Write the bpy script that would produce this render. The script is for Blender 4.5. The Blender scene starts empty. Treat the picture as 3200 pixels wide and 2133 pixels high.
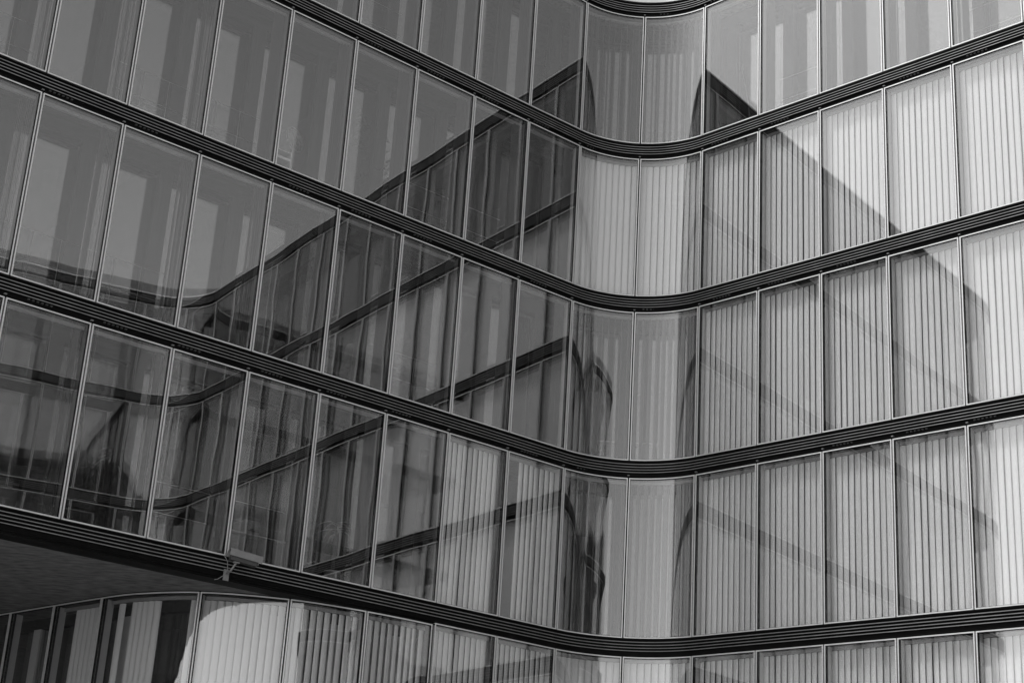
import bpy, math, random
from mathutils import Matrix, Vector
random.seed(7)
R = math.radians
S = bpy.context.scene
COL = S.collection

# ------------------------------------------------------------------ camera
cam_d = bpy.data.cameras.new('camera'); cam = bpy.data.objects.new('camera', cam_d); COL.objects.link(cam)
cam_d.sensor_width = 36; cam_d.lens = 36 * 5001.54 / 3200; cam_d.clip_start = .1; cam_d.clip_end = 2000
PIT, ROL = 20.40817, -3.65041
cp, sp = math.cos(R(PIT)), math.sin(R(PIT)); cr, sr = math.cos(R(ROL)), math.sin(R(ROL))
fx = Vector((1, 0, 0)); fv = Vector((0, -sp, cp)); ff = Vector((0, cp, sp))
rx = fx * cr - fv * sr; ry = fx * sr + fv * cr
cam.matrix_world = Matrix((( rx.x, ry.x, -ff.x, 0), (rx.y, ry.y, -ff.y, 0), (rx.z, ry.z, -ff.z, 0), (0, 0, 0, 1)))
S.camera = cam

# ------------------------------------------------------------------ sky, sun, exposure (a black and white photograph: the light carries no hue)
SUN_EL, SUN_AZ = 58, 262          # azimuth clockwise from +Y: high over the end of the left wing, veiled, so shadows are soft
W = bpy.data.worlds.new('World'); S.world = W; W.use_nodes = True
nt = W.node_tree; bg = nt.nodes['Background']
sky = nt.nodes.new('ShaderNodeTexSky'); sky.sky_type = 'NISHITA'; sky.sun_disc = False
sky.sun_elevation = R(SUN_EL); sky.sun_rotation = R(SUN_AZ); sky.air_density = 1.0; sky.dust_density = 1.3
bw = nt.nodes.new('ShaderNodeRGBToBW')
nt.links.new(sky.outputs[0], bw.inputs[0]); nt.links.new(bw.outputs[0], bg.inputs[0]); bg.inputs[1].default_value = .15
sl = bpy.data.lights.new('sun', 'SUN'); sun = bpy.data.objects.new('sun', sl); COL.objects.link(sun)
sl.energy = 1.2; sl.angle = R(12); sl.color = (1, 1, 1)
d = Vector((math.sin(R(SUN_AZ)) * math.cos(R(SUN_EL)), math.cos(R(SUN_AZ)) * math.cos(R(SUN_EL)), math.sin(R(SUN_EL))))
sun.rotation_euler = (-d).to_track_quat('-Z', 'Y').to_euler(); sun.location = d * 60
vs = S.view_settings; vs.view_transform = 'Standard'; vs.look = 'None'; vs.gamma = 1; vs.exposure = 0.92; vs.use_curve_mapping = False
cy = S.cycles
cy.max_bounces = 24; cy.transparent_max_bounces = 40; cy.glossy_bounces = 8; cy.diffuse_bounces = 4; cy.transmission_bounces = 8
cy.use_denoising = True; cy.caustics_reflective = False; cy.caustics_refractive = False

# ------------------------------------------------------------------ materials
def mat(name, val, rough=.6, metal=0., noise=0., scale=8., bump=0., stretch=None, spec=.5):
    m = bpy.data.materials.new(name); m.use_nodes = True; t = m.node_tree; b = t.nodes['Principled BSDF']
    b.inputs['Roughness'].default_value = rough; b.inputs['Metallic'].default_value = metal
    b.inputs['Specular IOR Level'].default_value = spec
    b.inputs['Base Color'].default_value = (val, val, val, 1)
    if noise or bump:
        tc = t.nodes.new('ShaderNodeTexCoord'); mp = t.nodes.new('ShaderNodeMapping'); n = t.nodes.new('ShaderNodeTexNoise')
        if stretch: mp.inputs['Scale'].default_value = stretch
        n.inputs['Scale'].default_value = scale; n.inputs['Detail'].default_value = 6
        t.links.new(tc.outputs['Object'], mp.inputs[0]); t.links.new(mp.outputs[0], n.inputs['Vector'])
        if noise:
            r = t.nodes.new('ShaderNodeMapRange'); r.inputs['From Min'].default_value = .3; r.inputs['From Max'].default_value = .7
            r.inputs['To Min'].default_value = val * (1 - noise); r.inputs['To Max'].default_value = val * (1 + noise)
            t.links.new(n.outputs['Fac'], r.inputs['Value']); t.links.new(r.outputs[0], b.inputs['Base Color'])
        if bump:
            bp = t.nodes.new('ShaderNodeBump'); bp.inputs['Strength'].default_value = .6; bp.inputs['Distance'].default_value = bump
            t.links.new(n.outputs['Fac'], bp.inputs['Height']); t.links.new(bp.outputs[0], b.inputs['Normal'])
    return m
def glass(name, f0, tint, wave, scale=.7):
    m = bpy.data.materials.new(name); m.use_nodes = True; t = m.node_tree; t.nodes.clear()
    out = t.nodes.new('ShaderNodeOutputMaterial'); mix = t.nodes.new('ShaderNodeMixShader')
    tr = t.nodes.new('ShaderNodeBsdfTransparent'); tr.inputs[0].default_value = (tint,) * 3 + (1,)
    gl = t.nodes.new('ShaderNodeBsdfGlossy'); gl.inputs['Roughness'].default_value = 0.0; gl.inputs[0].default_value = (1, 1, 1, 1)
    lw = t.nodes.new('ShaderNodeLayerWeight')
    p5 = t.nodes.new('ShaderNodeMath'); p5.operation = 'POWER'; p5.inputs[1].default_value = 5
    ma = t.nodes.new('ShaderNodeMath'); ma.operation = 'MULTIPLY_ADD'; ma.inputs[1].default_value = 1 - f0; ma.inputs[2].default_value = f0
    t.links.new(lw.outputs['Facing'], p5.inputs[0]); t.links.new(p5.outputs[0], ma.inputs[0]); t.links.new(ma.outputs[0], mix.inputs[0])
    t.links.new(tr.outputs[0], mix.inputs[1]); t.links.new(gl.outputs[0], mix.inputs[2]); t.links.new(mix.outputs[0], out.inputs[0])
    if wave:                                     # panes are never perfectly flat: each one bows a little
        ge = t.nodes.new('ShaderNodeNewGeometry'); oi = t.nodes.new('ShaderNodeObjectInfo')
        mu = t.nodes.new('ShaderNodeVectorMath'); mu.operation = 'ADD'; sc = t.nodes.new('ShaderNodeMath'); sc.operation = 'MULTIPLY'
        sc.inputs[1].default_value = 40; t.links.new(oi.outputs['Random'], sc.inputs[0])
        t.links.new(ge.outputs['Position'], mu.inputs[0]); t.links.new(sc.outputs[0], mu.inputs[1])
        n = t.nodes.new('ShaderNodeTexNoise'); n.inputs['Scale'].default_value = scale; n.inputs['Detail'].default_value = 1
        t.links.new(mu.outputs[0], n.inputs['Vector'])
        bp = t.nodes.new('ShaderNodeBump'); bp.inputs['Strength'].default_value = 1; bp.inputs['Distance'].default_value = wave
        t.links.new(n.outputs['Fac'], bp.inputs['Height']); t.links.new(bp.outputs[0], gl.inputs['Normal'])
    return m
M = {
    'alu': mat('brushed_aluminium', .68, .42, .35, .12, 3, 0, (1, 1, 14)),
    'alu_dull': mat('anodised_louvre', .21, .45, .2, .2, 4),
    'black': mat('black_metal', .006, .7, 0, .3, 5, 0, None, .12),
    'gasket': mat('rubber_gasket', .008, .8, spec=.1),
    'fin_pale': mat('pale_fin', .6, .6, 0, .05, 3),
    'slat_far': mat('blind_fabric_dimmed', .36, .8, 0, .05, 60, 0, (1, 1, .15)),  # blind fabric toned down, dimming its mirror image through the colour
    'gasket_grey': mat('fixing_metal', .05, .5),
    'mullion': mat('black_mullion', .006, .7, spec=.1),
    'glass': glass('outer_glass', .118, .97, .0024),
    'curved_glass': glass('curved_glass', .118, .97, .0002, .4),
    'curved_inner_glass': glass('curved_inner_glass', .12, .80, 0),
    'inner_glass': glass('inner_glass', .15, .80, .0012, .5),
    'slat': mat('blind_fabric', .82, .8, 0, .05, 60, 0, (1, 1, .15)),
    'slat_shaded': mat('blind_fabric_shaded', .12, .9, 0, .06, 60, 0, (1, 1, .15), .1),  # darker copy of the blind fabric: shade on turned slats put in the colour
    'rail': mat('headrail_metal', .35, .5, .2, .1),
    'post': mat('dark_timber_post', .03, .7, 0, .25, 3, 0, (8, 8, .4), .15),
    'lintel': mat('dark_timber_lintel', .035, .7, 0, .25, 3, 0, (.4, 8, 8), .15),
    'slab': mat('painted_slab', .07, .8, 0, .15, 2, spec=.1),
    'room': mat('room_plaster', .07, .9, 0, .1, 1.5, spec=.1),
    'plaster': mat('rough_plaster_soffit', .13, .9, 0, .45, 7, .01, (.6, 1.2, 1)),
    'ground': mat('stone_paving', .5, .85, 0, .25, 3, .01),
    'roof': mat('roof_gravel', .2, .9, 0, .3, 12),
    'wire': mat('steel_wire', .45, .35, .6),
    'white': mat('white_lacquer', .75, .4, 0, .04),
    'grey_plastic': mat('grey_plastic', .2, .5, 0, .08),
    'dark_plastic': mat('dark_plastic', .03, .5, 0, .1),
    'leaf': mat('plant_leaf', .11, .5, 0, .4, 9),
    'pot': mat('clay_pot', .3, .7, 0, .2),
    'paper': mat('paper', .7, .9, 0, .05),
    'cam_white': mat('camera_paint', .19, .35, 0, .1, 10),
    'lens': mat('lens_window', .02, .08),
}

# ------------------------------------------------------------------ plan path
class Path:
    def __init__(self): self.seg = []
    def line(self, x, y, h, L, s0): self.seg.append((s0, L, x, y, h, 0.)); return self
    def arc(self, x, y, h, L, k, s0): self.seg.append((s0, L, x, y, h, k)); return self
    def at(self, s):
        for i, (s0, L, x, y, h, k) in enumerate(self.seg):
            if s <= s0 + L or i == len(self.seg) - 1: break
        u = s - s0
        if abs(k) < 1e-9: return x + u * math.cos(h), y + u * math.sin(h), h
        h2 = h + k * u
        return x + (math.sin(h2) - math.sin(h)) / k, y - (math.cos(h2) - math.cos(h)) / k, h2
    def pt(self, s, yin):                       # yin: metres behind the face of the building
        x, y, h = self.at(s); return x - math.sin(h) * yin, y + math.cos(h) * yin
    def samples(self, a, b, step=.07):
        out = [a]
        for (s0, L, x, y, h, k) in self.seg:
            lo, hi = max(a, s0), min(b, s0 + L)
            if hi - lo < 1e-6: continue
            n = max(1, math.ceil((hi - lo) / step)) if abs(k) > 1e-9 else 1
            for i in range(n + 1):
                v = lo + (hi - lo) * i / n
                if v - out[-1] > 1e-5: out.append(v)
        if b - out[-1] > 1e-5: out.append(b)
        return out
    def curved(self, a, b):
        return any(abs(k) > 1e-9 and min(b, s0 + L) - max(a, s0) > .02 for (s0, L, x, y, h, k) in self.seg)
class Poly(Path):
    def __init__(self, pts):
        P = [Vector(p) for p in pts]; Q = []
        for i in range(len(P) - 1):
            p0 = P[i - 1] if i else P[0] * 2 - P[1]; p3 = P[i + 2] if i + 2 < len(P) else P[-1] * 2 - P[-2]; p1, p2 = P[i], P[i + 1]
            for j in range(8):
                t = j / 8
                Q.append(.5 * ((2 * p1) + (p2 - p0) * t + (2 * p0 - 5 * p1 + 4 * p2 - p3) * t * t + (3 * p1 - p0 - 3 * p2 + p3) * t ** 3))
        Q.append(P[-1]); self.Q = Q; self.c = [0]
        for i in range(len(Q) - 1): self.c.append(self.c[-1] + (Q[i + 1] - Q[i]).length)
        self.H = []
        for i in range(len(Q)):
            v = Q[min(i + 1, len(Q) - 1)] - Q[max(i - 1, 0)]; self.H.append(math.atan2(v.y, v.x))
        for i in range(1, len(self.H)):
            while self.H[i] - self.H[i - 1] > math.pi: self.H[i] -= 2 * math.pi
            while self.H[i] - self.H[i - 1] < -math.pi: self.H[i] += 2 * math.pi
    def at(self, s):
        c = self.c; i = 0
        while i < len(c) - 2 and s > c[i + 1]: i += 1
        t = (s - c[i]) / (c[i + 1] - c[i]); q = self.Q[i].lerp(self.Q[i + 1], t)
        return q.x, q.y, self.H[i] * (1 - t) + self.H[i + 1] * t
    def samples(self, a, b, step=.09):
        n = max(1, math.ceil((b - a) / step)); return [a + (b - a) * i / n for i in range(n + 1)]
    def curved(self, a, b): return True
    def near(self, x, y):
        best = min(range(len(self.Q)), key=lambda i: (self.Q[i].x - x) ** 2 + (self.Q[i].y - y) ** 2); return self.c[best]

HL, HR = R(39.698), R(-44.640)
CX, CY = 2.48495, 31.04655                      # where the two straight wings would meet
TH = HL - HR; RAD = 1.895; T = RAD * math.tan(TH / 2); ARC = RAD * TH
WL, WR, WC = 1.4375, 1.438, ARC / 2             # bay widths: left wing, right wing, rounded corner
F = Path()
sx, sy = CX - T * math.cos(HL), CY - T * math.sin(HL)       # left tangent point = mullion -1
NLB = 12                                         # straight bays on the left wing
LEN_L = NLB * WL
# convex rounded end of the left wing, then back
x0, y0 = sx - LEN_L * math.cos(HL), sy - LEN_L * math.sin(HL)
RE = 2.9; AE = R(85); hb = HL + AE * -1
# heading before the convex end (travelling left to right): we arrive from behind the wing
hstart = HL - AE
kE = 1 / RE
cxE, cyE = x0 - math.sin(HL) * RE, y0 + math.cos(HL) * RE
ex, ey = cxE + math.sin(hstart) * RE, cyE - math.cos(hstart) * RE
LB = 8.0
s_end = -ARC / 2 - LEN_L - RE * AE
F.line(ex - LB * math.cos(hstart), ey - LB * math.sin(hstart), hstart, LB, s_end - LB)
F.arc(ex, ey, hstart, RE * AE, kE, s_end)
F.line(x0, y0, HL, LEN_L, -ARC / 2 - LEN_L)
F.arc(sx, sy, HL, ARC, -1 / RAD, -ARC / 2)
rx0, ry0 = CX + T * math.cos(HR), CY + T * math.sin(HR)
# second rounded corner, where the third wing turns back towards the viewer (known from the reflections)
H3 = HR - TH
px, py = 17.19, 11.82
det = math.cos(HR) * -math.sin(H3) + math.sin(HR) * math.cos(H3)
tt = ((px - rx0) * -math.sin(H3) + (py - ry0) * math.cos(H3)) / det
LEN_R = tt - T
F.line(rx0, ry0, HR, LEN_R, ARC / 2)
ax, ay = rx0 + LEN_R * math.cos(HR), ry0 + LEN_R * math.sin(HR)
F.arc(ax, ay, HR, ARC, -1 / RAD, ARC / 2 + LEN_R)
bx, by = rx0 + tt * math.cos(HR) + T * math.cos(H3), ry0 + tt * math.sin(HR) + T * math.sin(H3)
LEN_3 = 10.0
F.line(bx, by, H3, LEN_3, ARC / 2 + LEN_R + ARC)
S_MAX = ARC / 2 + LEN_R + ARC + LEN_3
S_MIN = s_end - LB
S_L = -ARC / 2 - LEN_L                           # where the left wing's straight face ends

ZB = {0: (15.961, 19.073), 1: (12.463, 15.598), 2: (8.961, 12.106), 3: (5.463, 8.603), 4: (1.963, 5.109)}   # sill and head of each storey
GZ = -1.6
BASE = Vector((CX, CY, GZ))

# ------------------------------------------------------------------ mesh helpers
class MB:
    def __init__(self): self.v = []; self.f = []; self.mi = []; self.sm = []
    def quad(self, idx, m=0, smooth=False): self.f.append(tuple(idx)); self.mi.append(m); self.sm.append(smooth)
    def sweep(self, path, ss, prof, m=0, smooth=False, caps=True):
        """prof: closed polygon of (yin, z), swept along the path"""
        n = len(prof)
        if smooth:                               # each side gets its own vertices so that only the run along the path is smooth
            for j in range(n):
                a, b = prof[j], prof[(j + 1) % n]; o = len(self.v)
                for s in ss:
                    for (y, z) in (a, b): X, Y = path.pt(s, y); self.v.append((X, Y, z))
                for i in range(len(ss) - 1): self.quad((o + 2 * i, o + 2 * i + 2, o + 2 * i + 3, o + 2 * i + 1), m, True)
        o = len(self.v)
        ends = ss if not smooth else [ss[0], ss[-1]]
        for s in ends:
            for (y, z) in prof: X, Y = path.pt(s, y); self.v.append((X, Y, z))
        if not smooth:
            for i in range(len(ss) - 1):
                for j in range(n):
                    k = (j + 1) % n; self.quad((o + i * n + j, o + (i + 1) * n + j, o + (i + 1) * n + k, o + i * n + k), m)
        if caps:
            self.quad([o + j for j in range(n)], m); e = o + (len(ends) - 1) * n
            self.quad([e + j for j in reversed(range(n))], m)
    def rect(self, path, ss, y0, y1, z0, z1, m=0, smooth=False):
        self.sweep(path, ss, [(y0, z0), (y1, z0), (y1, z1), (y0, z1)], m, smooth)
    def box(self, x0, x1, y0, y1, z0, z1, m=0, M4=None):
        o = len(self.v)
        for p in ((x0, y0, z0), (x1, y0, z0), (x1, y1, z0), (x0, y1, z0), (x0, y0, z1), (x1, y0, z1), (x1, y1, z1), (x0, y1, z1)):
            self.v.append(tuple(M4 @ Vector(p)) if M4 else p)
        for q in ((0, 3, 2, 1), (4, 5, 6, 7), (0, 1, 5, 4), (1, 2, 6, 5), (2, 3, 7, 6), (3, 0, 4, 7)): self.quad([o + i for i in q], m)
    def tube(self, pts, r, n=8, m=0, radii=None):
        o = len(self.v); P = [Vector(p) for p in pts]
        for i, p in enumerate(P):
            d = (P[min(i + 1, len(P) - 1)] - P[max(i - 1, 0)]).normalized()
            a = d.orthogonal().normalized(); b = d.cross(a); rr = radii[i] if radii else r
            if i == 0: ref = a
            else:
                a = (ref - d * ref.dot(d)).normalized(); b = d.cross(a); ref = a
            for j in range(n):
                t = 2 * math.pi * j / n; self.v.append(tuple(p + a * math.cos(t) * rr + b * math.sin(t) * rr))
        for i in range(len(P) - 1):
            for j in range(n):
                k = (j + 1) % n; self.quad((o + i * n + j, o + i * n + k, o + (i + 1) * n + k, o + (i + 1) * n + j), m, True)
        self.quad([o + j for j in reversed(range(n))], m); self.quad([o + (len(P) - 1) * n + j for j in range(n)], m)
    def lathe(self, prof, n=16, m=0, M4=None):
        o = len(self.v)
        for (r, z) in prof:
            for j in range(n):
                t = 2 * math.pi * j / n; p = Vector((r * math.cos(t), r * math.sin(t), z)); self.v.append(tuple(M4 @ p) if M4 else tuple(p))
        for i in range(len(prof) - 1):
            for j in range(n):
                k = (j + 1) % n; self.quad((o + i * n + j, o + i * n + k, o + (i + 1) * n + k, o + (i + 1) * n + j), m, True)
        self.quad([o + j for j in reversed(range(n))], m); self.quad([o + (len(prof) - 1) * n + j for j in range(n)], m)
    def mesh(self, name, mats, inv=None):
        me = bpy.data.meshes.new(name)
        v = [tuple(inv @ Vector(p)) for p in self.v] if inv else self.v
        me.from_pydata(v, [], self.f)
        for m in mats: me.materials.append(M[m])
        me.polygons.foreach_set('material_index', self.mi); me.polygons.foreach_set('use_smooth', self.sm)
        me.update(); return me
WORLD = {}
def link(name, me, mw, parent=None):
    o = bpy.data.objects.new(name, me); COL.objects.link(o)
    if parent is not None:
        o.parent = parent; o.matrix_basis = WORLD[parent].inverted() @ mw
    else: o.matrix_basis = mw
    WORLD[o] = mw.copy(); return o
def tag(o, label, cat, group=None, kind=None):
    if label: o['label'] = label
    if cat: o['category'] = cat
    if group: o['group'] = group
    if kind: o['kind'] = kind
    return o
def empty(name, mw, label, cat, group=None):
    return tag(link(name, None, mw), label, cat, group)
def frame_at(path, s, y, z, rot=0.):             # local x along the face, y into the building, z up
    X, Y = path.pt(s, y); h = path.at(s)[2]
    return Matrix.Translation((X, Y, z)) @ Matrix.Rotation(h + rot, 4, 'Z')
I4 = Matrix.Identity(4)
def world_part(name, mb, mats, parent, kind=None):
    o = link(name, mb.mesh(name, mats, WORLD[parent].inverted()), WORLD[parent], parent)
    if kind: o['kind'] = kind
    return o

# ------------------------------------------------------------------ setting: ground
g = MB(); n = 24; L = 700
g.v += [(-L, -L, GZ), (L, -L, GZ), (L, L, GZ), (-L, L, GZ)]; g.quad((0, 1, 2, 3))
tag(link('ground', g.mesh('ground', ['ground']), I4), 'pale stone paving of the courtyard in front of the glass building', 'ground', kind='structure')

# ------------------------------------------------------------------ the building
B = empty('office_building', Matrix.Translation(BASE), 'glass office building, two wings meeting in a rounded corner, dark louvred bands', 'building')
# bays in view: (path, s0, s1, wing, number)
BAYS = []
for k in range(10): BAYS.append((F, -ARC / 2 - (k + 1) * WL, -ARC / 2 - k * WL, 'left', k + 1))
BAYS.append((F, -ARC / 2, 0., 'corner', 1)); BAYS.append((F, 0., ARC / 2, 'corner', 2))
for k in range(6): BAYS.append((F, ARC / 2 + k * WR, ARC / 2 + (k + 1) * WR, 'right', k + 1))
# the recessed ground storey under the left wing curves back: its own plan line
def lp(al, off): return (-3.27244 + al * math.cos(HL) - off * math.sin(HL), 26.26693 + al * math.sin(HL) + off * math.cos(HL))
GP = Poly([(-11.6, 32.3), (-10.3, 31.0), (-8.9, 29.62), (-7.84, 28.58), (-6.76, 27.54), (-6.22, 27.07), (-5.71, 26.77), (-5.3, 26.585), (-4.9, 26.475), (-4.47, 26.44), (-3.97, 26.48), (-3.42, 26.60), (-3.05, 26.74), (-2.66, 26.94), (-2.18, 27.235), lp(2.2, .0), lp(2.86, 0), lp(3.6, 0)])
gq = [GP.near(*p) for p in ((-9.95, 30.66), (-8.9, 29.62), (-7.84, 28.58), (-6.76, 27.54), (-4.88, 26.47), (-3.42, 26.60), (-2.18, 27.235), lp(2.86, 0))]
GFB = [(GP, gq[i], gq[i + 1], 'under', 7 - i) for i in range(7)]
ROW4 = [b for b in BAYS if b[3] != 'left' or b[4] <= 2] + GFB

cache = {}
FR = .022                                        # face width of a window frame bar
def bay_mesh(kind, path, s0, s1, row, build, mats):
    """straight bays of a wing share one mesh; curved ones get their own"""
    w = round(s1 - s0, 3); curved = path.curved(s0, s1)
    key = (kind, w, row) if not curved else (kind, id(path), round(s0, 3), row)
    mw = frame_at(path, s0, 0, 0)
    if key not in cache:
        mb = MB(); build(mb, path, s0, s1, curved); cache[key] = mb.mesh(kind, mats, mw.inverted())
    return cache[key], mw
def b_frame(z0, z1):
    def f(mb, p, a, b, cv):
        e = .013; ss = p.samples(a + e, b - e)
        mb.rect(p, ss, -.014, .05, z0, z0 + FR, 0, cv); mb.rect(p, ss, -.014, .05, z1 - FR, z1, 0, cv)
        for u0, u1 in ((a + e, a + e + FR), (b - e - FR, b - e)): mb.rect(p, [u0, u1], -.014, .05, z0 + FR, z1 - FR)
        g_ = .007                                # black gasket between bar and pane
        ss = p.samples(a + e + FR, b - e - FR)
        mb.rect(p, ss, -.004, .04, z0 + FR, z0 + FR + g_, 1, cv); mb.rect(p, ss, -.004, .04, z1 - FR - g_, z1 - FR, 1, cv)
        for u0, u1 in ((a + e + FR, a + e + FR + g_), (b - e - FR - g_, b - e - FR)): mb.rect(p, [u0, u1], -.004, .04, z0 + FR + g_, z1 - FR - g_, 1)
    return f
def b_pane(z0, z1, y=.008, t=.022, inset=.034):
    def f(mb, p, a, b, cv):
        mb.rect(p, p.samples(a + inset, b - inset, .012), y, y + t, z0 + inset - .005, z1 - inset + .005, 0, cv)
    return f
IY = .75                                         # depth of the inner window layer behind the face
def post_span(wing):                             # where the solid post of the inner layer stands in its bay
    return (1.09, 1.357) if wing in ('left', 'under') else (.10, .345)
def b_inner_frame(z0, z1, wing):
    def f(mb, p, a, b, cv):
        zt = z1 - .18
        w = b - a
        p0, p1 = post_span(wing) if wing != 'corner' else (w * .86, w * .99)
        if wing == 'under': p0, p1 = w * .78, w * .94
        mb.rect(p, p.samples(a, b), IY - .03, IY + .12, zt, z1 + .10, 1, False)            # lintel
        mb.rect(p, p.samples(a, b), IY - .03, IY + .12, z0 - .06, z0 + .03, 1, False)      # cill
        mb.rect(p, p.samples(a + p0, a + p1), IY - .045, IY + .14, z0 + .03, zt, 0, False)   # post
    return f
def b_inner_pane(z0, z1, wing):
    def f(mb, p, a, b, cv):
        zt = z1 - .18; w = b - a
        p0, p1 = post_span(wing) if wing != 'corner' else (w * .86, w * .99)
        if wing == 'under': p0, p1 = w * .78, w * .94
        for u0, u1 in ((a, a + p0), (a + p1, b)):
            if u1 - u0 > .02: mb.rect(p, p.samples(u0, u1, .015), IY, IY + .022, z0 + .03, zt, 0, cv)
    return f
def add_bay(path, s0, s1, wing, num, row):
    z0, z1 = ZB[row]
    if wing == 'under': z1 = 5.075
    me, mw = bay_mesh('window', path, s0, s1, (row, wing), b_frame(z0, z1), ['alu', 'gasket'])
    w = link('window', me, mw, B)
    me, mw = bay_mesh('pane', path, s0, s1, (row, wing), b_pane(z0, z1), ['curved_glass' if path.curved(s0, s1) else 'glass']); link('pane', me, mw, w)
    me, mw = bay_mesh('inner_window', path, s0, s1, (row, wing), b_inner_frame(z0, z1, wing), ['post', 'lintel'] if wing != 'under' else ['white', 'post'])
    iw = link('inner_window', me, mw, B)
    me, mw = bay_mesh('inner_pane', path, s0, s1, (row, wing), b_inner_pane(z0, z1, wing), ['curved_inner_glass' if path.curved(s0, s1) else 'inner_glass']); link('pane', me, mw, iw)
for row in range(4):
    for b in BAYS: add_bay(*b, row)
for b in ROW4: add_bay(*b, 4)

# facade beyond the frame, seen only as reflections: whole runs joined
def out_bays():
    out = []; s = -ARC / 2 - 10 * WL
    for k in range(NLB - 10): out.append((s - WL, s)); s -= WL
    na = 3; w = RE * AE / na
    for k in range(na): out.append((s - w, s)); s -= w
    for k in range(5): out.append((s - WL, s)); s -= WL
    s = ARC / 2 + 6 * WR; nr = round((LEN_R - 6 * WR) / WR); w = (LEN_R - 6 * WR) / nr
    for k in range(nr): out.append((s, s + w)); s += w
    for k in range(2): out.append((s, s + WC)); s += WC
    for k in range(6): out.append((s, s + WR)); s += WR
    return out
OUT = out_bays()
fb, gb, ib, ig, bl, hb_ = MB(), MB(), MB(), MB(), MB(), MB()
for (a, b) in OUT:
    for row in range(5):
        if row == 4 and a < 0: continue
        z0, z1 = ZB[row]; cv = F.curved(a, b)
        b_frame(z0, z1)(fb, F, a, b, cv); b_pane(z0, z1)(gb, F, a, b, cv)
        wing = 'left' if a < -ARC / 2 else ('corner' if cv else 'right')
        b_inner_frame(z0, z1, wing)(ib, F, a, b, cv); b_inner_pane(z0, z1, wing)(ig, F, a, b, cv)
        if 0 < a < ARC / 2 + LEN_R and row > 0:
            nsl = int((b - a - .06) / .127)
            for i in range(nsl):
                s = a + .08 + .127 * i + .03
                m4 = frame_at(F, min(s, S_MAX), .2, 0, R(-14)); bl.box(-.062, .062, -.001, .001, z0 + .02, z1 - .07, 0, m4)
            hb_.rect(F, F.samples(a + .04, b - .04), .17, .23, z1 - .065, z1 - .005)
for nm, mb, mats in (('window_frame', fb, ['alu', 'gasket']), ('glazing', gb, ['glass']), ('inner_frame', ib, ['post', 'lintel']), ('inner_glazing', ig, ['inner_glass']), ('blind_slat', bl, ['slat_far']), ('headrail', hb_, ['rail'])):
    world_part(nm, mb, mats, B, 'stuff')

# mullions: dark posts in the joint between neighbouring windows
def mullion(path, s, z0, z1):
    mb = MB(); mb.box(-.012, .012, .035, .11, z0, z1); me = cache.setdefault(('mul', round(z0, 2), round(z1, 2)), None)
    if me is None: me = mb.mesh('mullion', ['mullion']); cache[('mul', round(z0, 2), round(z1, 2))] = me
    link('mullion', me, frame_at(path, s, 0, 0), B)
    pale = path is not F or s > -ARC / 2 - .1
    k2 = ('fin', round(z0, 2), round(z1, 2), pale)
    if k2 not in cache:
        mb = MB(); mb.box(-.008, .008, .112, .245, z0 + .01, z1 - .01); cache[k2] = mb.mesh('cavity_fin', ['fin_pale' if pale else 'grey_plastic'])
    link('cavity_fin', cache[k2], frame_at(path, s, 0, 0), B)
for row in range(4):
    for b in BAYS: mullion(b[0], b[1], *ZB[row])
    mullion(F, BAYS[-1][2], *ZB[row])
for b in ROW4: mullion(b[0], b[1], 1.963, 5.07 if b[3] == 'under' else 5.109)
mo = MB()
for (a, b) in OUT:
    for row in range(5):
        if row == 4 and a < 0: continue
        mo.rect(F, [b - .012, b + .012] if b < S_MAX - .1 else [b - .02, b], .004, .11, ZB[row][0], ZB[row][1])
world_part('far_mullion', mo, ['mullion'], B, 'stuff')

# louvred bands between the storeys
ssF = F.samples(S_MIN, S_MAX, .12)
for row in range(5):
    zt, zb = ZB[row][1] + .3625, ZB[row][1]
    mb = MB(); mb.rect(F, ssF, .045, .10, zb + .001, zt - .001, 0, True)
    band = world_part('louvre_band', mb, ['black'], B)
    for k, dz in enumerate((.078, .135, .190, .245)):
        z = zt - dz; mb = MB()
        mb.sweep(F, ssF, [(-.012, z - .007), (-.007, z - .007), (-.007, z + .007), (-.012, z + .007)], 1, True)
        mb.sweep(F, ssF, [(-.0065, z - .006), (.044, z + .003), (.044, z + .011), (-.0065, z + .006)], 0, True)
        world_part('louvre', mb, ['black', 'alu_dull'], band)
    mb = MB(); mb.rect(F, ssF, .0, .044, zb + .030, zb + .035, 0, True); world_part('drip_edge', mb, ['black'], band)
    mb = MB(); mb.rect(F, ssF, -.004, .044, zt - .032, zt - .003, 0, True); world_part('sill_flashing', mb, ['black'], band)
    # rows of small dark fixing blocks showing in the lowest groove
    if 'fix' not in cache:
        mb = MB()
        for i in range(6): mb.box(.12 + i * .075, .155 + i * .075, .012, .044, .075, .098)
        cache['fix'] = mb.mesh('fixing_blocks', ['gasket_grey'])
    if row < 4:
        for b in BAYS:
            if random.random() < .7: link('fixing_blocks', cache['fix'], frame_at(b[0], b[1] + random.uniform(-.02, .25), 0, zb), band)
    # joint clips at each mullion
    if row in (0, 1, 2, 3):
        me = cache.get('clip')
        if me is None:
            mb = MB(); mb.box(-.02, .02, .0, .043, .048, .066); me = cache['clip'] = mb.mesh('joint_clip', ['grey_plastic'])
        for b in BAYS: link('joint_clip', me, frame_at(b[0], b[2], 0, zb), band)
# light metal coping above the roof band, parapet behind it
mb = MB(); mb.rect(F, ssF, -.02, .42, 19.4375, 19.475, 0, True); world_part('coping', mb, ['alu'], B)
mb = MB(); mb.rect(F, F.samples(S_L, S_MAX, .2), 1.25, 1.32, 19.45, 20.25, 0, True); world_part('roof_parapet', mb, ['alu_dull'], B)

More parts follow.
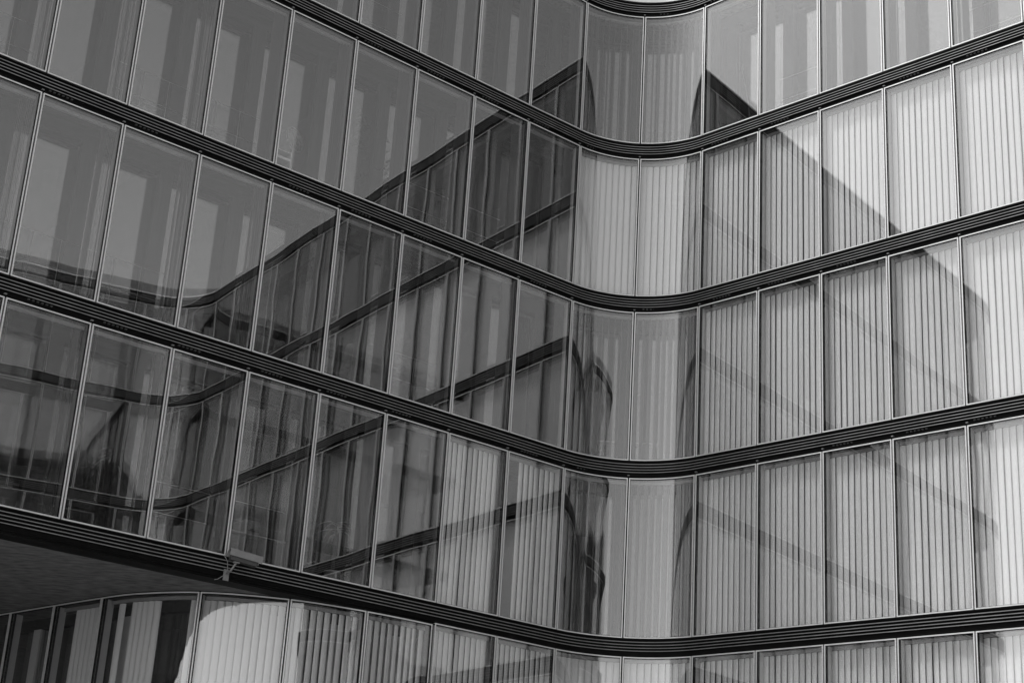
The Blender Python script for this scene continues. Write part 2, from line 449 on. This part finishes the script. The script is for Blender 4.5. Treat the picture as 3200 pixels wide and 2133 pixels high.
# slabs, back walls, roof
def depth(s):
    return 5.5 if s > S_L + 1.5 else 2.4
def strip(y0f, y1f, z0, z1, ss, mats, name, path=F):
    mb = MB(); o = 0
    for s in ss:
        for (yy, z) in ((y0f(s), z0), (y1f(s), z0), (y1f(s), z1), (y0f(s), z1)): X, Y = path.pt(s, yy); mb.v.append((X, Y, z))
    for i in range(len(ss) - 1):
        for j in range(4):
            k = (j + 1) % 4; mb.quad((4 * i + j, 4 * i + 4 + j, 4 * i + 4 + k, 4 * i + k))
    mb.quad((0, 1, 2, 3)); e = 4 * (len(ss) - 1); mb.quad((e + 3, e + 2, e + 1, e))
    return world_part(name, mb, mats, B)
ssD = sorted(set(F.samples(S_MIN, S_MAX, .3) + [S_L + 1.49, S_L + 1.51]))
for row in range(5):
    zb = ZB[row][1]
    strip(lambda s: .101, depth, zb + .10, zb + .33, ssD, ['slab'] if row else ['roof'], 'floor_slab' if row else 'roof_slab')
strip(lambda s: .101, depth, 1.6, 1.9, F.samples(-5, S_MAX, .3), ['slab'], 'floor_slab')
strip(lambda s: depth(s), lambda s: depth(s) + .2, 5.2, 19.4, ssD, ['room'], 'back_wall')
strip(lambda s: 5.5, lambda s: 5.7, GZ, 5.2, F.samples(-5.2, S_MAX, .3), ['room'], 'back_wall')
# partition walls across the rooms every few bays
for k, s in enumerate([-ARC / 2 - 3 * WL - .22, -ARC / 2 - 6 * WL - .22, -ARC / 2 - 9 * WL - .22, ARC / 2 + 2 * WR + .22, ARC / 2 + 5 * WR + .22]):
    for row in range(4):
        z0, z1 = ZB[row]; mb = MB(); mb.rect(F, [s - .05, s + .05], IY + .16, 5.49, z0 - .03, z1 + .1); world_part('partition_wall', mb, ['room'], B)
# ground storey below the left wing: soffit, dark margin, wall behind
mb = MB(); ssS = [S_L + .1, -ARC / 2 - 2.2]
mb.rect(F, ssS, .04, .43, 5.082, 5.10); world_part('soffit_margin', mb, ['black'], B)
mb = MB(); mb.rect(F, [S_L + .1, -ARC / 2 - 2.2], .43, 16.0, 5.094, 5.14); world_part('soffit', mb, ['plaster'], B)
ssG = GP.samples(0, GP.c[-1], .15)
strip(lambda s: .10, lambda s: 2.6, 1.6, 1.9, ssG, ['slab'], 'floor_slab', GP)
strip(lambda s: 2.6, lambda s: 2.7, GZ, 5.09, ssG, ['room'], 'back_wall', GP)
mb = MB(); mb.rect(F, F.samples(-5, S_MAX, .2), .05, .2, GZ + .004, 1.6, 0, True); world_part('base_wall', mb, ['slab'], B)
mb = MB(); mb.rect(GP, ssG, .05, .2, GZ + .004, 1.6, 0, True); world_part('base_wall', mb, ['slab'], B)
mb = MB(); mb.rect(GP, [.0, .1], .1, 2.7, 1.9, 5.09); world_part('end_wall', mb, ['room'], B)
mb = MB(); mb.rect(GP, ssG, -.008, .05, 5.077, 5.0935, 0, True); world_part('soffit_trim', mb, ['black'], B)

# guard rails: thin steel rods behind the glass of the undraped bays
def guard(path, s0, s1, row):
    z0 = ZB[row][0]; key = ('guard', row, round(s1 - s0, 2))
    if key not in cache:
        mb = MB(); w = s1 - s0
        for z in (.62, 1.12): mb.tube([(.03, .68, z), (w - .03, .68, z)], .004, 6)
        if row in (1, 2):
            for u in (.36, .70): mb.tube([(w * u, .68, .03), (w * u, .68, 1.12)], .004, 6)
        cache[key] = mb.mesh('guard_rail', ['wire'])
    link('guard_rail', cache[key], frame_at(path, s0, 0, z0), B)

# ------------------------------------------------------------------ vertical blinds
ROWN = ['top storey', 'second storey from top', 'third storey from top', 'fourth storey from top', 'lowest storey']
ORD = ['', 'first', 'second', 'third', 'fourth', 'fifth', 'sixth', 'seventh', 'eighth', 'ninth', 'tenth']
def where(wing, num):
    if wing == 'corner': return 'left curved corner bay' if num == 1 else 'right curved corner bay'
    if wing == 'under': return ORD[num] + ' bay under overhang'
    return ORD[num] + ' bay ' + wing + ' of rounded corner'
def slat_mesh(h, m, wid=.128):
    key = ('slat', round(h, 3), m, wid)
    if key not in cache:
        mb = MB(); n = 5; pts = []
        for i in range(n):
            t = i / (n - 1) * 2 - 1; pts.append((t * wid / 2, .014 * t * t - .007))
        o = []
        for z in (0, h):
            for (x, y) in pts: mb.v.append((x, y - .0008, z))
            for (x, y) in pts: mb.v.append((x, y + .0008, z))
        q = 2 * n
        for i in range(n - 1):
            mb.quad((i, i + 1, q + i + 1, q + i), 0, True); mb.quad((n + i + 1, n + i, q + n + i, q + n + i + 1), 0, True)
        mb.quad((0, q, q + n, n)); mb.quad((n - 1, 2 * n - 1, q + 2 * n - 1, q + n - 1))
        mb.box(-wid / 2 + .02, wid / 2 - .02, -.004, .004, 0, .012)
        cache[key] = mb.mesh('slat', [m])
    return cache[key]
def blind(path, s0, s1, wing, num, row, state='shut', ang=None, f0=0., f1=1., depth_=.2, fab='slat', extra=None):
    z0, z1 = ZB[row]
    if wing == 'under': z1 = 5.06
    word = {'shut': 'pale vertical blind drawn shut', 'open': 'vertical blind with slats turned open', 'part': 'pale vertical blind drawn partway'}[state]
    t = empty('vertical_blind', frame_at(path, s0, depth_, z1 - .05), '%s, %s, %s' % (word, ROWN[row], where(wing, num)), 'blind', 'vertical blinds behind the glass')
    mb = MB(); mb.rect(path, path.samples(s0 + .05, s1 - .03, .12), depth_ - .025, depth_ + .025, z1 - .075, z1 - .02, 0, False)
    world_part('headrail', mb, ['rail'], t)
    h = z1 - .085 - (z0 + .012); pitch = .127 if wing != 'under' else .138
    a, b = (s0 + .022, s1 - .02) if wing != 'left' else (s0 + .02, s1 - .05); a, b = a + (b - a) * f0, a + (b - a) * f1
    nn = max(1, int(round((b - a) / pitch))); pitch = (b - a) / nn
    if ang is None: ang = -15 if wing in ('right', 'corner') else 15
    if wing == 'under': ang = 24
    runs = [a + (i + .5) * pitch for i in range(nn)]
    if extra: runs += [s0 + .05 + (s1 - s0 - .07) * q for q in extra]
    for s in runs:
        s += random.gauss(0, .0015)
        q = frame_at(path, s, depth_ + random.uniform(-.002, .002), z0 + .012, R(ang + random.gauss(0, 2.6)))
        q = q @ Matrix.Rotation(random.gauss(0, .0012), 4, 'Y')
        link('slat', slat_mesh(h, fab, round(.137 if wing != 'under' else .129 * pitch / .127, 3)), q, t)
def stack(path, s0, s1, wing, num, row):
    """a blind pushed aside: its slats stand packed edge-on beside the mullion"""
    z0, z1 = ZB[row]
    t = empty('vertical_blind', frame_at(path, s0, .2, z1 - .05), 'vertical blind bunched aside, %s, %s' % (ROWN[row], where(wing, num)), 'blind', 'vertical blinds bunched beside the mullions')
    mb = MB(); mb.rect(path, path.samples(s0 + .05, s1 - .03, .12), .175, .225, z1 - .075, z1 - .02, 0, False); world_part('headrail', mb, ['rail'], t)
    mb = MB(); nn = 9; wid = random.uniform(.17, .24); rnd = random.random()
    e0 = s1 - .045 - wid if wing == 'left' else s0 + .05
    for i in range(nn):
        s = e0 + wid * (i + .5) / nn; q = frame_at(path, s, .2 + random.uniform(-.004, .004), 0, R(random.gauss(72 if wing == 'left' else -72, 5)))
        mb.box(-.063, .063, -.001, .001, z0 + .012, z1 - .085, 0, q)
    world_part('slat_bundle', mb, ['slat_shaded'], t)
by = {}
for b in BAYS: by[(b[3], b[4])] = b
for row in (1, 2, 3, 4):
    for k in range(1, 7): blind(*by[('right', k)], row)
for num in (1, 2):
    cb = by[('corner', num)]
    blind(*cb, 0, 'open', 83 if num == 1 else 78, depth_=.22, fab='slat_shaded')
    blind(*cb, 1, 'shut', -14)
    blind(*cb, 2, 'open', 70 if num == 1 else 68, depth_=.22, fab='slat_shaded')
    blind(*cb, 3, 'open', 76 if num == 1 else 58, depth_=.22, fab='slat_shaded')
    blind(*cb, 4, 'shut', -14)
cb = by[('corner', 2)]
t = empty('roller_blind', frame_at(F, cb[1] + .05, .66, ZB[3][1] - .2), 'white roller blind behind open slats, fourth storey, right curved corner bay', 'blind')
mb = MB(); mb.rect(F, F.samples(cb[1] + .04, cb[2] - .30, .05), .665, .668, ZB[3][0] + .02, ZB[3][1] - .225, 0, True); world_part('fabric', mb, ['slat'], t)
mb = MB(); mb.rect(F, F.samples(cb[1] + .04, cb[2] - .30, .05), .64, .70, ZB[3][1] - .224, ZB[3][1] - .165, 0, True); world_part('cassette', mb, ['rail'], t)
mb = MB(); mb.rect(F, F.samples(cb[1] + .04, cb[2] - .30, .05), .66, .673, ZB[3][0] + .0, ZB[3][0] + .019, 0, True); world_part('bottom_bar', mb, ['rail'], t)
blind(*by[('left', 2)], 3); blind(*by[('left', 1)], 3, 'part', None, .32, 1.)
for k in (1, 2): blind(*by[('left', k)], 4)
for g_ in GFB:
    n_ = g_[4]
    if n_ in (1, 2): blind(*g_, 4)
    elif n_ == 3: blind(*g_, 4)
    elif n_ == 4: blind(*g_, 4, 'part', None, .30, .60, extra=(.14, .93, .985))
    elif n_ == 5: blind(*g_, 4, 'part', None, .3, 1.)
RAILED = {(0, 4), (0, 9), (1, 6), (1, 7), (1, 9), (1, 3), (2, 8), (2, 3), (2, 7), (3, 6), (3, 9), (3, 5), (1, 2)}
for row in range(4):
    for k in range(1, 11):
        if row == 3 and k <= 2: continue
        stack(*by[('left', k)], row)
        if (row, k) in RAILED: guard(*by[('left', k)][:3], row)
for k in range(1, 7):
    stack(*by[('right', k)], 0)
    if k in (2, 5): guard(*by[('right', k)][:3], 0)


# ------------------------------------------------------------------ security camera on the lowest band of the left wing
def S_AL(al): return -ARC / 2 + (al - 5.769)
mw = frame_at(F, S_AL(-1.38), 0, 5.12)
sc_ = empty('security_camera', mw, 'grey security camera with sun hood on a bracket, on the lowest dark band left', 'camera')
def sub(name, mb, mats, par, m4=I4): return link(name, mb.mesh(name, mats), WORLD[par] @ m4, par)
mb = MB(); mb.box(-.05, .05, -.03, -.016, -.05, .13); mb.box(-.04, -.025, -.038, -.03, -.03, -.015); mb.box(.025, .04, -.038, -.03, .10, .115); sub('mounting_plate', mb, ['grey_plastic'], sc_)
mb = MB(); mb.tube([(0, -.03, .06), (.01, -.14, .10), (.03, -.21, .19), (.05, -.21, .225)], .016, 8); mb.box(.005, .095, -.24, -.18, .215, .236); sub('bracket', mb, ['grey_plastic'], sc_)
AIM = Matrix.Translation((.17, -.20, .315)) @ Matrix.Rotation(R(-14), 4, 'Z') @ Matrix.Rotation(R(7), 4, 'Y') @ Matrix.Diagonal((1, 1.35, 1.45, 1))
mb = MB(); w2, h2 = .052, .055
prof = [(-w2, -h2), (w2, -h2), (w2, h2 * .55), (w2 * .55, h2), (-w2 * .55, h2), (-w2, h2 * .55)]
o = len(mb.v)
for x in (-.21, .23):
    for (y, z) in prof: mb.v.append((x, y, z))
for j in range(6): k = (j + 1) % 6; mb.quad((j, 6 + j, 6 + k, k))
mb.quad([5, 4, 3, 2, 1, 0]); mb.quad([6, 7, 8, 9, 10, 11]); sub('housing', mb, ['gasket_grey'], sc_, AIM)
mb = MB(); hp = [(-.072, -.012), (-.068, .04), (-.04, .072), (.04, .072), (.068, .04), (.072, -.012)]
for x in (-.25, .30):
    for q in (0, .006):
        for (y, z) in hp: mb.v.append((x, y + (q if y < 0 else -q), z - (q if z > .05 else 0)))
for a in range(5):
    mb.quad((a, 12 + a, 13 + a, a + 1)); mb.quad((6 + a + 1, 18 + a + 1, 18 + a, 6 + a)); mb.quad((12 + a, 18 + a, 19 + a, 13 + a)); mb.quad((a + 1, 7 + a, 6 + a, a))
mb.quad((0, 6, 18, 12)); mb.quad((5, 17, 23, 11)); sub('hood', mb, ['cam_white'], sc_, AIM)
mb = MB(); mb.lathe([(.0, .0), (.04, .0), (.04, .012), (.03, .014), (.0, .008)], 20); sub('lens', mb, ['lens'], sc_, AIM @ Matrix.Translation((.23, 0, -.005)) @ Matrix.Rotation(R(90), 4, 'Y'))
mb = MB(); mb.tube([(-.19, -.22, .30), (-.11, -.2, .22), (-.04, -.12, .11), (-.06, -.05, .02), (-.14, -.025, -.05), (-.2, -.02, -.07)], .006, 6); sub('cable', mb, ['grey_plastic'], sc_)

# ------------------------------------------------------------------ things seen in the rooms
def place(row, al, d, rot=0., s=None): return frame_at(F, S_AL(al) if s is None else s, d, ZB[row][0] - .03, R(rot))
def fan():
    t = empty('electric_fan', place(1, -.42, 1.12, 25), 'pale pedestal fan with a round cage, second storey from top, sixth window left of corner', 'fan')
    mb = MB(); mb.lathe([(.0, 0), (.2, 0), (.2, .02), (.05, .045), (.0, .05)], 24); sub('base', mb, ['white'], t)
    mb = MB(); mb.tube([(0, 0, .04), (0, 0, 1.22)], .016, 10); sub('pole', mb, ['white'], t)
    m4 = Matrix.Translation((0, -.03, 1.3)) @ Matrix.Rotation(R(80), 4, 'X')
    mb = MB(); mb.lathe([(.0, -.17), (.055, -.16), (.06, -.05), (.0, -.03)], 16, 0, m4); sub('motor', mb, ['white'], t)
    mb = MB()
    for k in range(3):
        for q in (0, 1):
            pass
    for k in range(4):
        a0 = k * math.pi / 2; o = len(mb.v)
        for (rr, da, zz) in ((.03, -.3, 0), (.2, -.32, .03), (.21, .25, -.03), (.03, .5, 0)):
            for dz in (0, .004): mb.v.append(tuple(m4 @ Vector((rr * math.cos(a0 + da), rr * math.sin(a0 + da), zz + dz))))
        mb.quad((o, o + 2, o + 4, o + 6)); mb.quad((o + 7, o + 5, o + 3, o + 1))
        for a, b in ((0, 2), (2, 4), (4, 6), (6, 0)): mb.quad((o + a, o + a + 1, o + b + 1, o + b))
    sub('blade', mb, ['white'], t)
    mb = MB()
    for zz, rr in ((.06, .12), (.075, .06), (0, .25), (-.05, .24), (.05, .19)):
        mb.tube([tuple(m4 @ Vector((rr * math.cos(a * math.pi / 16), rr * math.sin(a * math.pi / 16), zz))) for a in range(33)], .004 if rr != .25 else .008, 5)
    for a in range(24):
        an = a * math.pi / 12; mb.tube([tuple(m4 @ Vector((q * math.cos(an), q * math.sin(an), z))) for q, z in ((.04, .078), (.12, .06), (.19, .05), (.25, 0))], .002, 4)
    mb.lathe([(.0, .085), (.06, .08), (.06, .07), (.0, .07)], 16, 0, m4)
    sub('cage', mb, ['white'], t)
fan()
def leaf(mb, base, direction, L, W_, droop, m=0, n=5):
    d = Vector(direction).normalized(); side = d.cross(Vector((0, 0, 1)))
    side = side.normalized() if side.length > .01 else Vector((1, 0, 0))
    o = len(mb.v); b = Vector(base)
    for i in range(n):
        t = i / (n - 1); p = b + d * L * t + Vector((0, 0, -droop * t * t)); w = W_ * math.sin(math.pi * (t * .9 + .08))
        for q in (-1, 0, 1): mb.v.append(tuple(p + side * w * q * .5 + Vector((0, 0, -abs(q) * w * .18))))
    for i in range(n - 1):
        for q in (0, 1): mb.quad((o + 3 * i + q, o + 3 * i + q + 1, o + 3 * i + q + 4, o + 3 * i + q + 3), m, True)
def pot(t, r=.17, h=.32):
    mb = MB(); mb.lathe([(.0, 0), (r * .75, 0), (r, h), (r * 1.06, h), (r * 1.06, h + .03), (r * .9, h + .03), (r * .88, h - .02), (.0, h - .03)], 18); sub('pot', mb, ['pot'], t)
def ficus(row, al, d, h, label):
    t = empty('potted_plant', place(row, al, d), label, 'plant'); pot(t)
    mb = MB(); mb.tube([(0, 0, .28), (.03, 0, .7), (-.01, .02, 1.2), (.02, 0, h - .3)], .02, 7, 0, [.022, .019, .015, .008])
    tips = []
    for k in range(26):
        z = random.uniform(.7, h - .2); an = random.uniform(0, 6.28); q = random.uniform(.15, .36)
        e = (q * math.cos(an), q * math.sin(an), z + random.uniform(.05, .25)); mb.tube([(.01, .01, z), (e[0] * .5, e[1] * .5, z + .06), e], .004, 5); tips.append(e)
    sub('trunk', mb, ['dark_plastic'], t)
    mb = MB()
    for e in tips:
        for k in range(15):
            an = random.uniform(0, 6.28); b = [e[i] + random.gauss(0, .07) for i in range(3)]
            leaf(mb, b, (math.cos(an), math.sin(an), random.uniform(-.5, .4)), random.uniform(.08, .13), .045, .025, 0, 4)
    o = sub('foliage', mb, ['leaf'], t); o['kind'] = 'stuff'
def palm(row, al, d, h, label, nl=13):
    t = empty('potted_palm', place(row, al, d), label, 'plant'); pot(t, .14, .26)
    mb = MB(); mb.tube([(0, 0, .24), (.02, .01, h * .6), (0, 0, h)], .025, 8, 0, [.03, .024, .018]); sub('trunk', mb, ['dark_plastic'], t)
    for k in range(nl):
        mb = MB(); an = k * 2.4 + random.uniform(-.2, .2); L = random.uniform(.34, .5)
        leaf(mb, (0, 0, h - .25 * k / nl), (math.cos(an), math.sin(an), random.uniform(.3, .9)), L, .05, L * random.uniform(.5, 1.), 0, 8); sub('leaf', mb, ['leaf'], t)
ficus(1, 1.25, .98, 2.35, 'tall leafy plant in a pot, second storey from top, fifth window left of corner')
ficus(2, 2.3, 1.3, 2.0, 'leafy plant in a pot, third storey from top, fourth window left of corner')
palm(3, .98, .50, 1.15, 'small palm with drooping dark leaves, fourth storey, fifth window left of corner')
palm(3, -3.1, 1.0, 1.6, 'tall dark palm in a pot, fourth storey, seventh window left of corner', 16)
def chair(row, al, d, rot, label):
    t = empty('office_chair', place(row, al, d, rot), label, 'chair')
    mb = MB(); mb.box(-.24, .24, -.23, .23, .45, .53); sub('seat', mb, ['dark_plastic'], t)
    mb = MB(); pr = []
    for i in range(13): a = math.pi * i / 12; pr.append((.22 * math.cos(a), .92 + .16 * math.sin(a)))
    pr = [(.2, .60)] + pr + [(-.2, .60)]; n = len(pr)
    for y in (.22, .27):
        for (x, z) in pr: mb.v.append((x, y + (z - .6) * .12, z))
    mb.quad(list(range(n))); mb.quad(list(reversed(range(n, 2 * n))))
    for j in range(n): k = (j + 1) % n; mb.quad((j, n + j, n + k, k))
    sub('backrest', mb, ['dark_plastic'], t)
    mb = MB(); mb.tube([(0, .2, .5), (0, .27, .55), (0, .28, .8)], .02, 6); mb.tube([(0, 0, .08), (0, 0, .46)], .025, 8); sub('column', mb, ['dark_plastic'], t)
    for k in range(5):
        a = k * 2 * math.pi / 5; mb = MB(); mb.tube([(0, 0, .09), (.28 * math.cos(a), .28 * math.sin(a), .06)], .016, 6); sub('leg', mb, ['dark_plastic'], t)
chair(2, 1.05, 1.05, 200, 'dark office chair with a rounded back, third storey, fifth window left of corner')
def desk(row, al, d, label, s=None, top='white', w=1.2, rot=0):
    t = empty('desk', place(row, al, d, rot, s), label, 'desk')
    mb = MB(); mb.box(-w / 2, w / 2, -.35, .35, .71, .735); sub('desk_top', mb, [top], t)
    for sx in (-1, 1):
        for sy in (-1, 1): mb = MB(); mb.box(sx * (w / 2 - .05) - .02, sx * (w / 2 - .05) + .02, sy * .3 - .02, sy * .3 + .02, 0, .709); sub('leg', mb, ['wire'], t)
    mb = MB(); mb.box(-w / 2 + .08, w / 2 - .08, -.312, -.298, .28, .66); sub('modesty_panel', mb, ['grey_plastic'], t)
def monitor(row, al, d, rot, label, z=.735):
    t = empty('computer_monitor', place(row, al, d, rot) @ Matrix.Translation((0, 0, z + .001)), label, 'monitor')
    mb = MB(); mb.box(-.12, .12, -.09, .09, 0, .015); mb.box(-.03, .03, -.01, .02, .015, .18); sub('stand', mb, ['grey_plastic'], t)
    mb = MB(); mb.box(-.28, .28, -.02, .015, .14, .48); sub('screen', mb, ['dark_plastic'], t)
desk(3, -.30, 1.28, 'white desk behind the glass, fourth storey, sixth window left of corner')
t = empty('printer', place(3, -.30, 1.2) @ Matrix.Translation((0, 0, .736)), 'white office printer on a desk, fourth storey, sixth window left of corner', 'printer')
mb = MB(); mb.box(-.24, .24, -.2, .2, 0, .24); sub('body', mb, ['white'], t)
mb = MB(); mb.box(-.22, .22, -.18, .15, .241, .30); sub('lid', mb, ['grey_plastic'], t)
mb = MB(); mb.box(-.17, .17, -.36, -.201, .05, .065); sub('paper_tray', mb, ['grey_plastic'], t)
desk(1, -3.0, 1.28, 'white desk behind the glass, second storey from top, eighth window left of corner')
monitor(1, -3.0, 1.15, 15, 'computer monitor on a desk, second storey from top, eighth window left of corner')
desk(0, .62, 1.28, 'white desk behind the glass, top storey, fifth window left of corner')
desk(2, -4.6, 1.28, 'white desk behind the glass, third storey from top, ninth window left of corner')
monitor(2, -4.4, 1.2, -20, 'computer monitor on a desk, third storey from top, ninth window left of corner')
desk(3, -4.9, 1.30, 'dark desk behind the glass, fourth storey, ninth window left of corner', None, 'dark_plastic')
monitor(3, -5.0, 1.2, 10, 'computer monitor on a dark desk, fourth storey, ninth window left of corner')
desk(2, 0, 1.4, 'white desk behind the open slats, third storey, rounded corner', 0.)
# small white rack standing right at the glass
t = empty('shelf_rack', place(1, -1.02, .52), 'small white rack at the pane edge, second storey, sixth window left of corner', 'rack')
for x in (-.16, .16):
    mb = MB(); mb.box(x - .009, x + .009, -.12, .12, 0, .62); sub('side_frame', mb, ['white'], t)
for z in (.16, .42, .58):
    mb = MB(); mb.box(-.15, .15, -.12, .12, z, z + (.05 if z < .5 else .012)); sub('shelf', mb, ['white'], t)
# flip chart in the top storey of the right wing
t = empty('flip_chart', frame_at(F, ARC / 2 + 4.36 * WR - .5, 1.25, ZB[0][0] - .03, R(-18)), 'flip chart with pale hanging sheets, top storey, fifth window right of corner', 'flip chart')
for x in (-.3, .3):
    mb = MB(); mb.tube([(x, -.05, 0), (x * .5, .05, 1.9)], .012, 6); sub('leg', mb, ['wire'], t)
mb = MB(); mb.tube([(0, .6, 0), (0, .06, 1.85)], .012, 6); sub('leg', mb, ['wire'], t)
mb = MB(); mb.box(-.34, .34, .0, .012, .95, 1.9, 0, Matrix.Rotation(R(-4), 4, 'X')); sub('board', mb, ['rail'], t)
for k, (an, dz) in enumerate(((9, .0), (-6, -.03))):
    mb = MB(); mb.box(-.32, .32, -.018 - .008 * k, -.014 - .008 * k, .78 + dz, 1.88, 0, Matrix.Rotation(R(-4), 4, 'X') @ Matrix.Translation((0, 0, 1.88)) @ Matrix.Rotation(R(an * .4), 4, 'Y') @ Matrix.Translation((0, 0, -1.88))); sub('sheet', mb, ['paper'], t)
# a leaning tube and a pole lamp
t = empty('floor_lamp', frame_at(F, ARC / 2 + .42, 1.15, ZB[0][0] - .03), 'thin white pole lamp leaning beside the post, top storey, first window right of corner', 'lamp')
mb = MB(); mb.lathe([(.0, 0), (.13, 0), (.13, .02), (.0, .025)], 18); sub('base', mb, ['white'], t)
mb = MB(); mb.tube([(0, 0, .02), (-.06, -.01, 1.1), (-.24, -.03, 2.1)], .011, 8); sub('pole', mb, ['white'], t)
mb = MB(); mb.lathe([(.0, .1), (.02, .1), (.06, 0), (.055, 0), (.0, .08)], 14, 0, Matrix.Translation((-.25, -.03, 2.08)) @ Matrix.Rotation(R(20), 4, 'Y')); sub('lamp_shade', mb, ['white'], t)
# small white wall box on a conduit
t = empty('switch_box', place(2, .06, .40), 'small white switch box on a thin pole, third storey, fifth window left of corner', 'switch box')
mb = MB(); mb.tube([(0, 0, 0), (0, 0, .36)], .006, 6); sub('pole', mb, ['wire'], t)
mb = MB(); mb.box(-.03, .03, -.02, .02, .361, .53); sub('box', mb, ['white'], t)

# ------------------------------------------------------------------ added block outside the frame, keeps sky reflections off the ground storey glass
nb = empty('reflection_blocker', Matrix.Translation((-34, 40, GZ)), 'added unseen block keeping sky reflections out of the recessed ground storey glass', 'building')
mb = MB(); mb.box(-6, 6, -24, 30, .004, 26); sub('wall', mb, ['slab'], nb)
mb = MB()
for j in range(6):
    for i in range(9): mb.box(6.001, 6.05, -14.8 + i * 3.3, -12.6 + i * 3.3, 1.2 + j * 3.8, 3.6 + j * 3.8)
o = sub('window', mb, ['lens'], nb); o['kind'] = 'stuff'
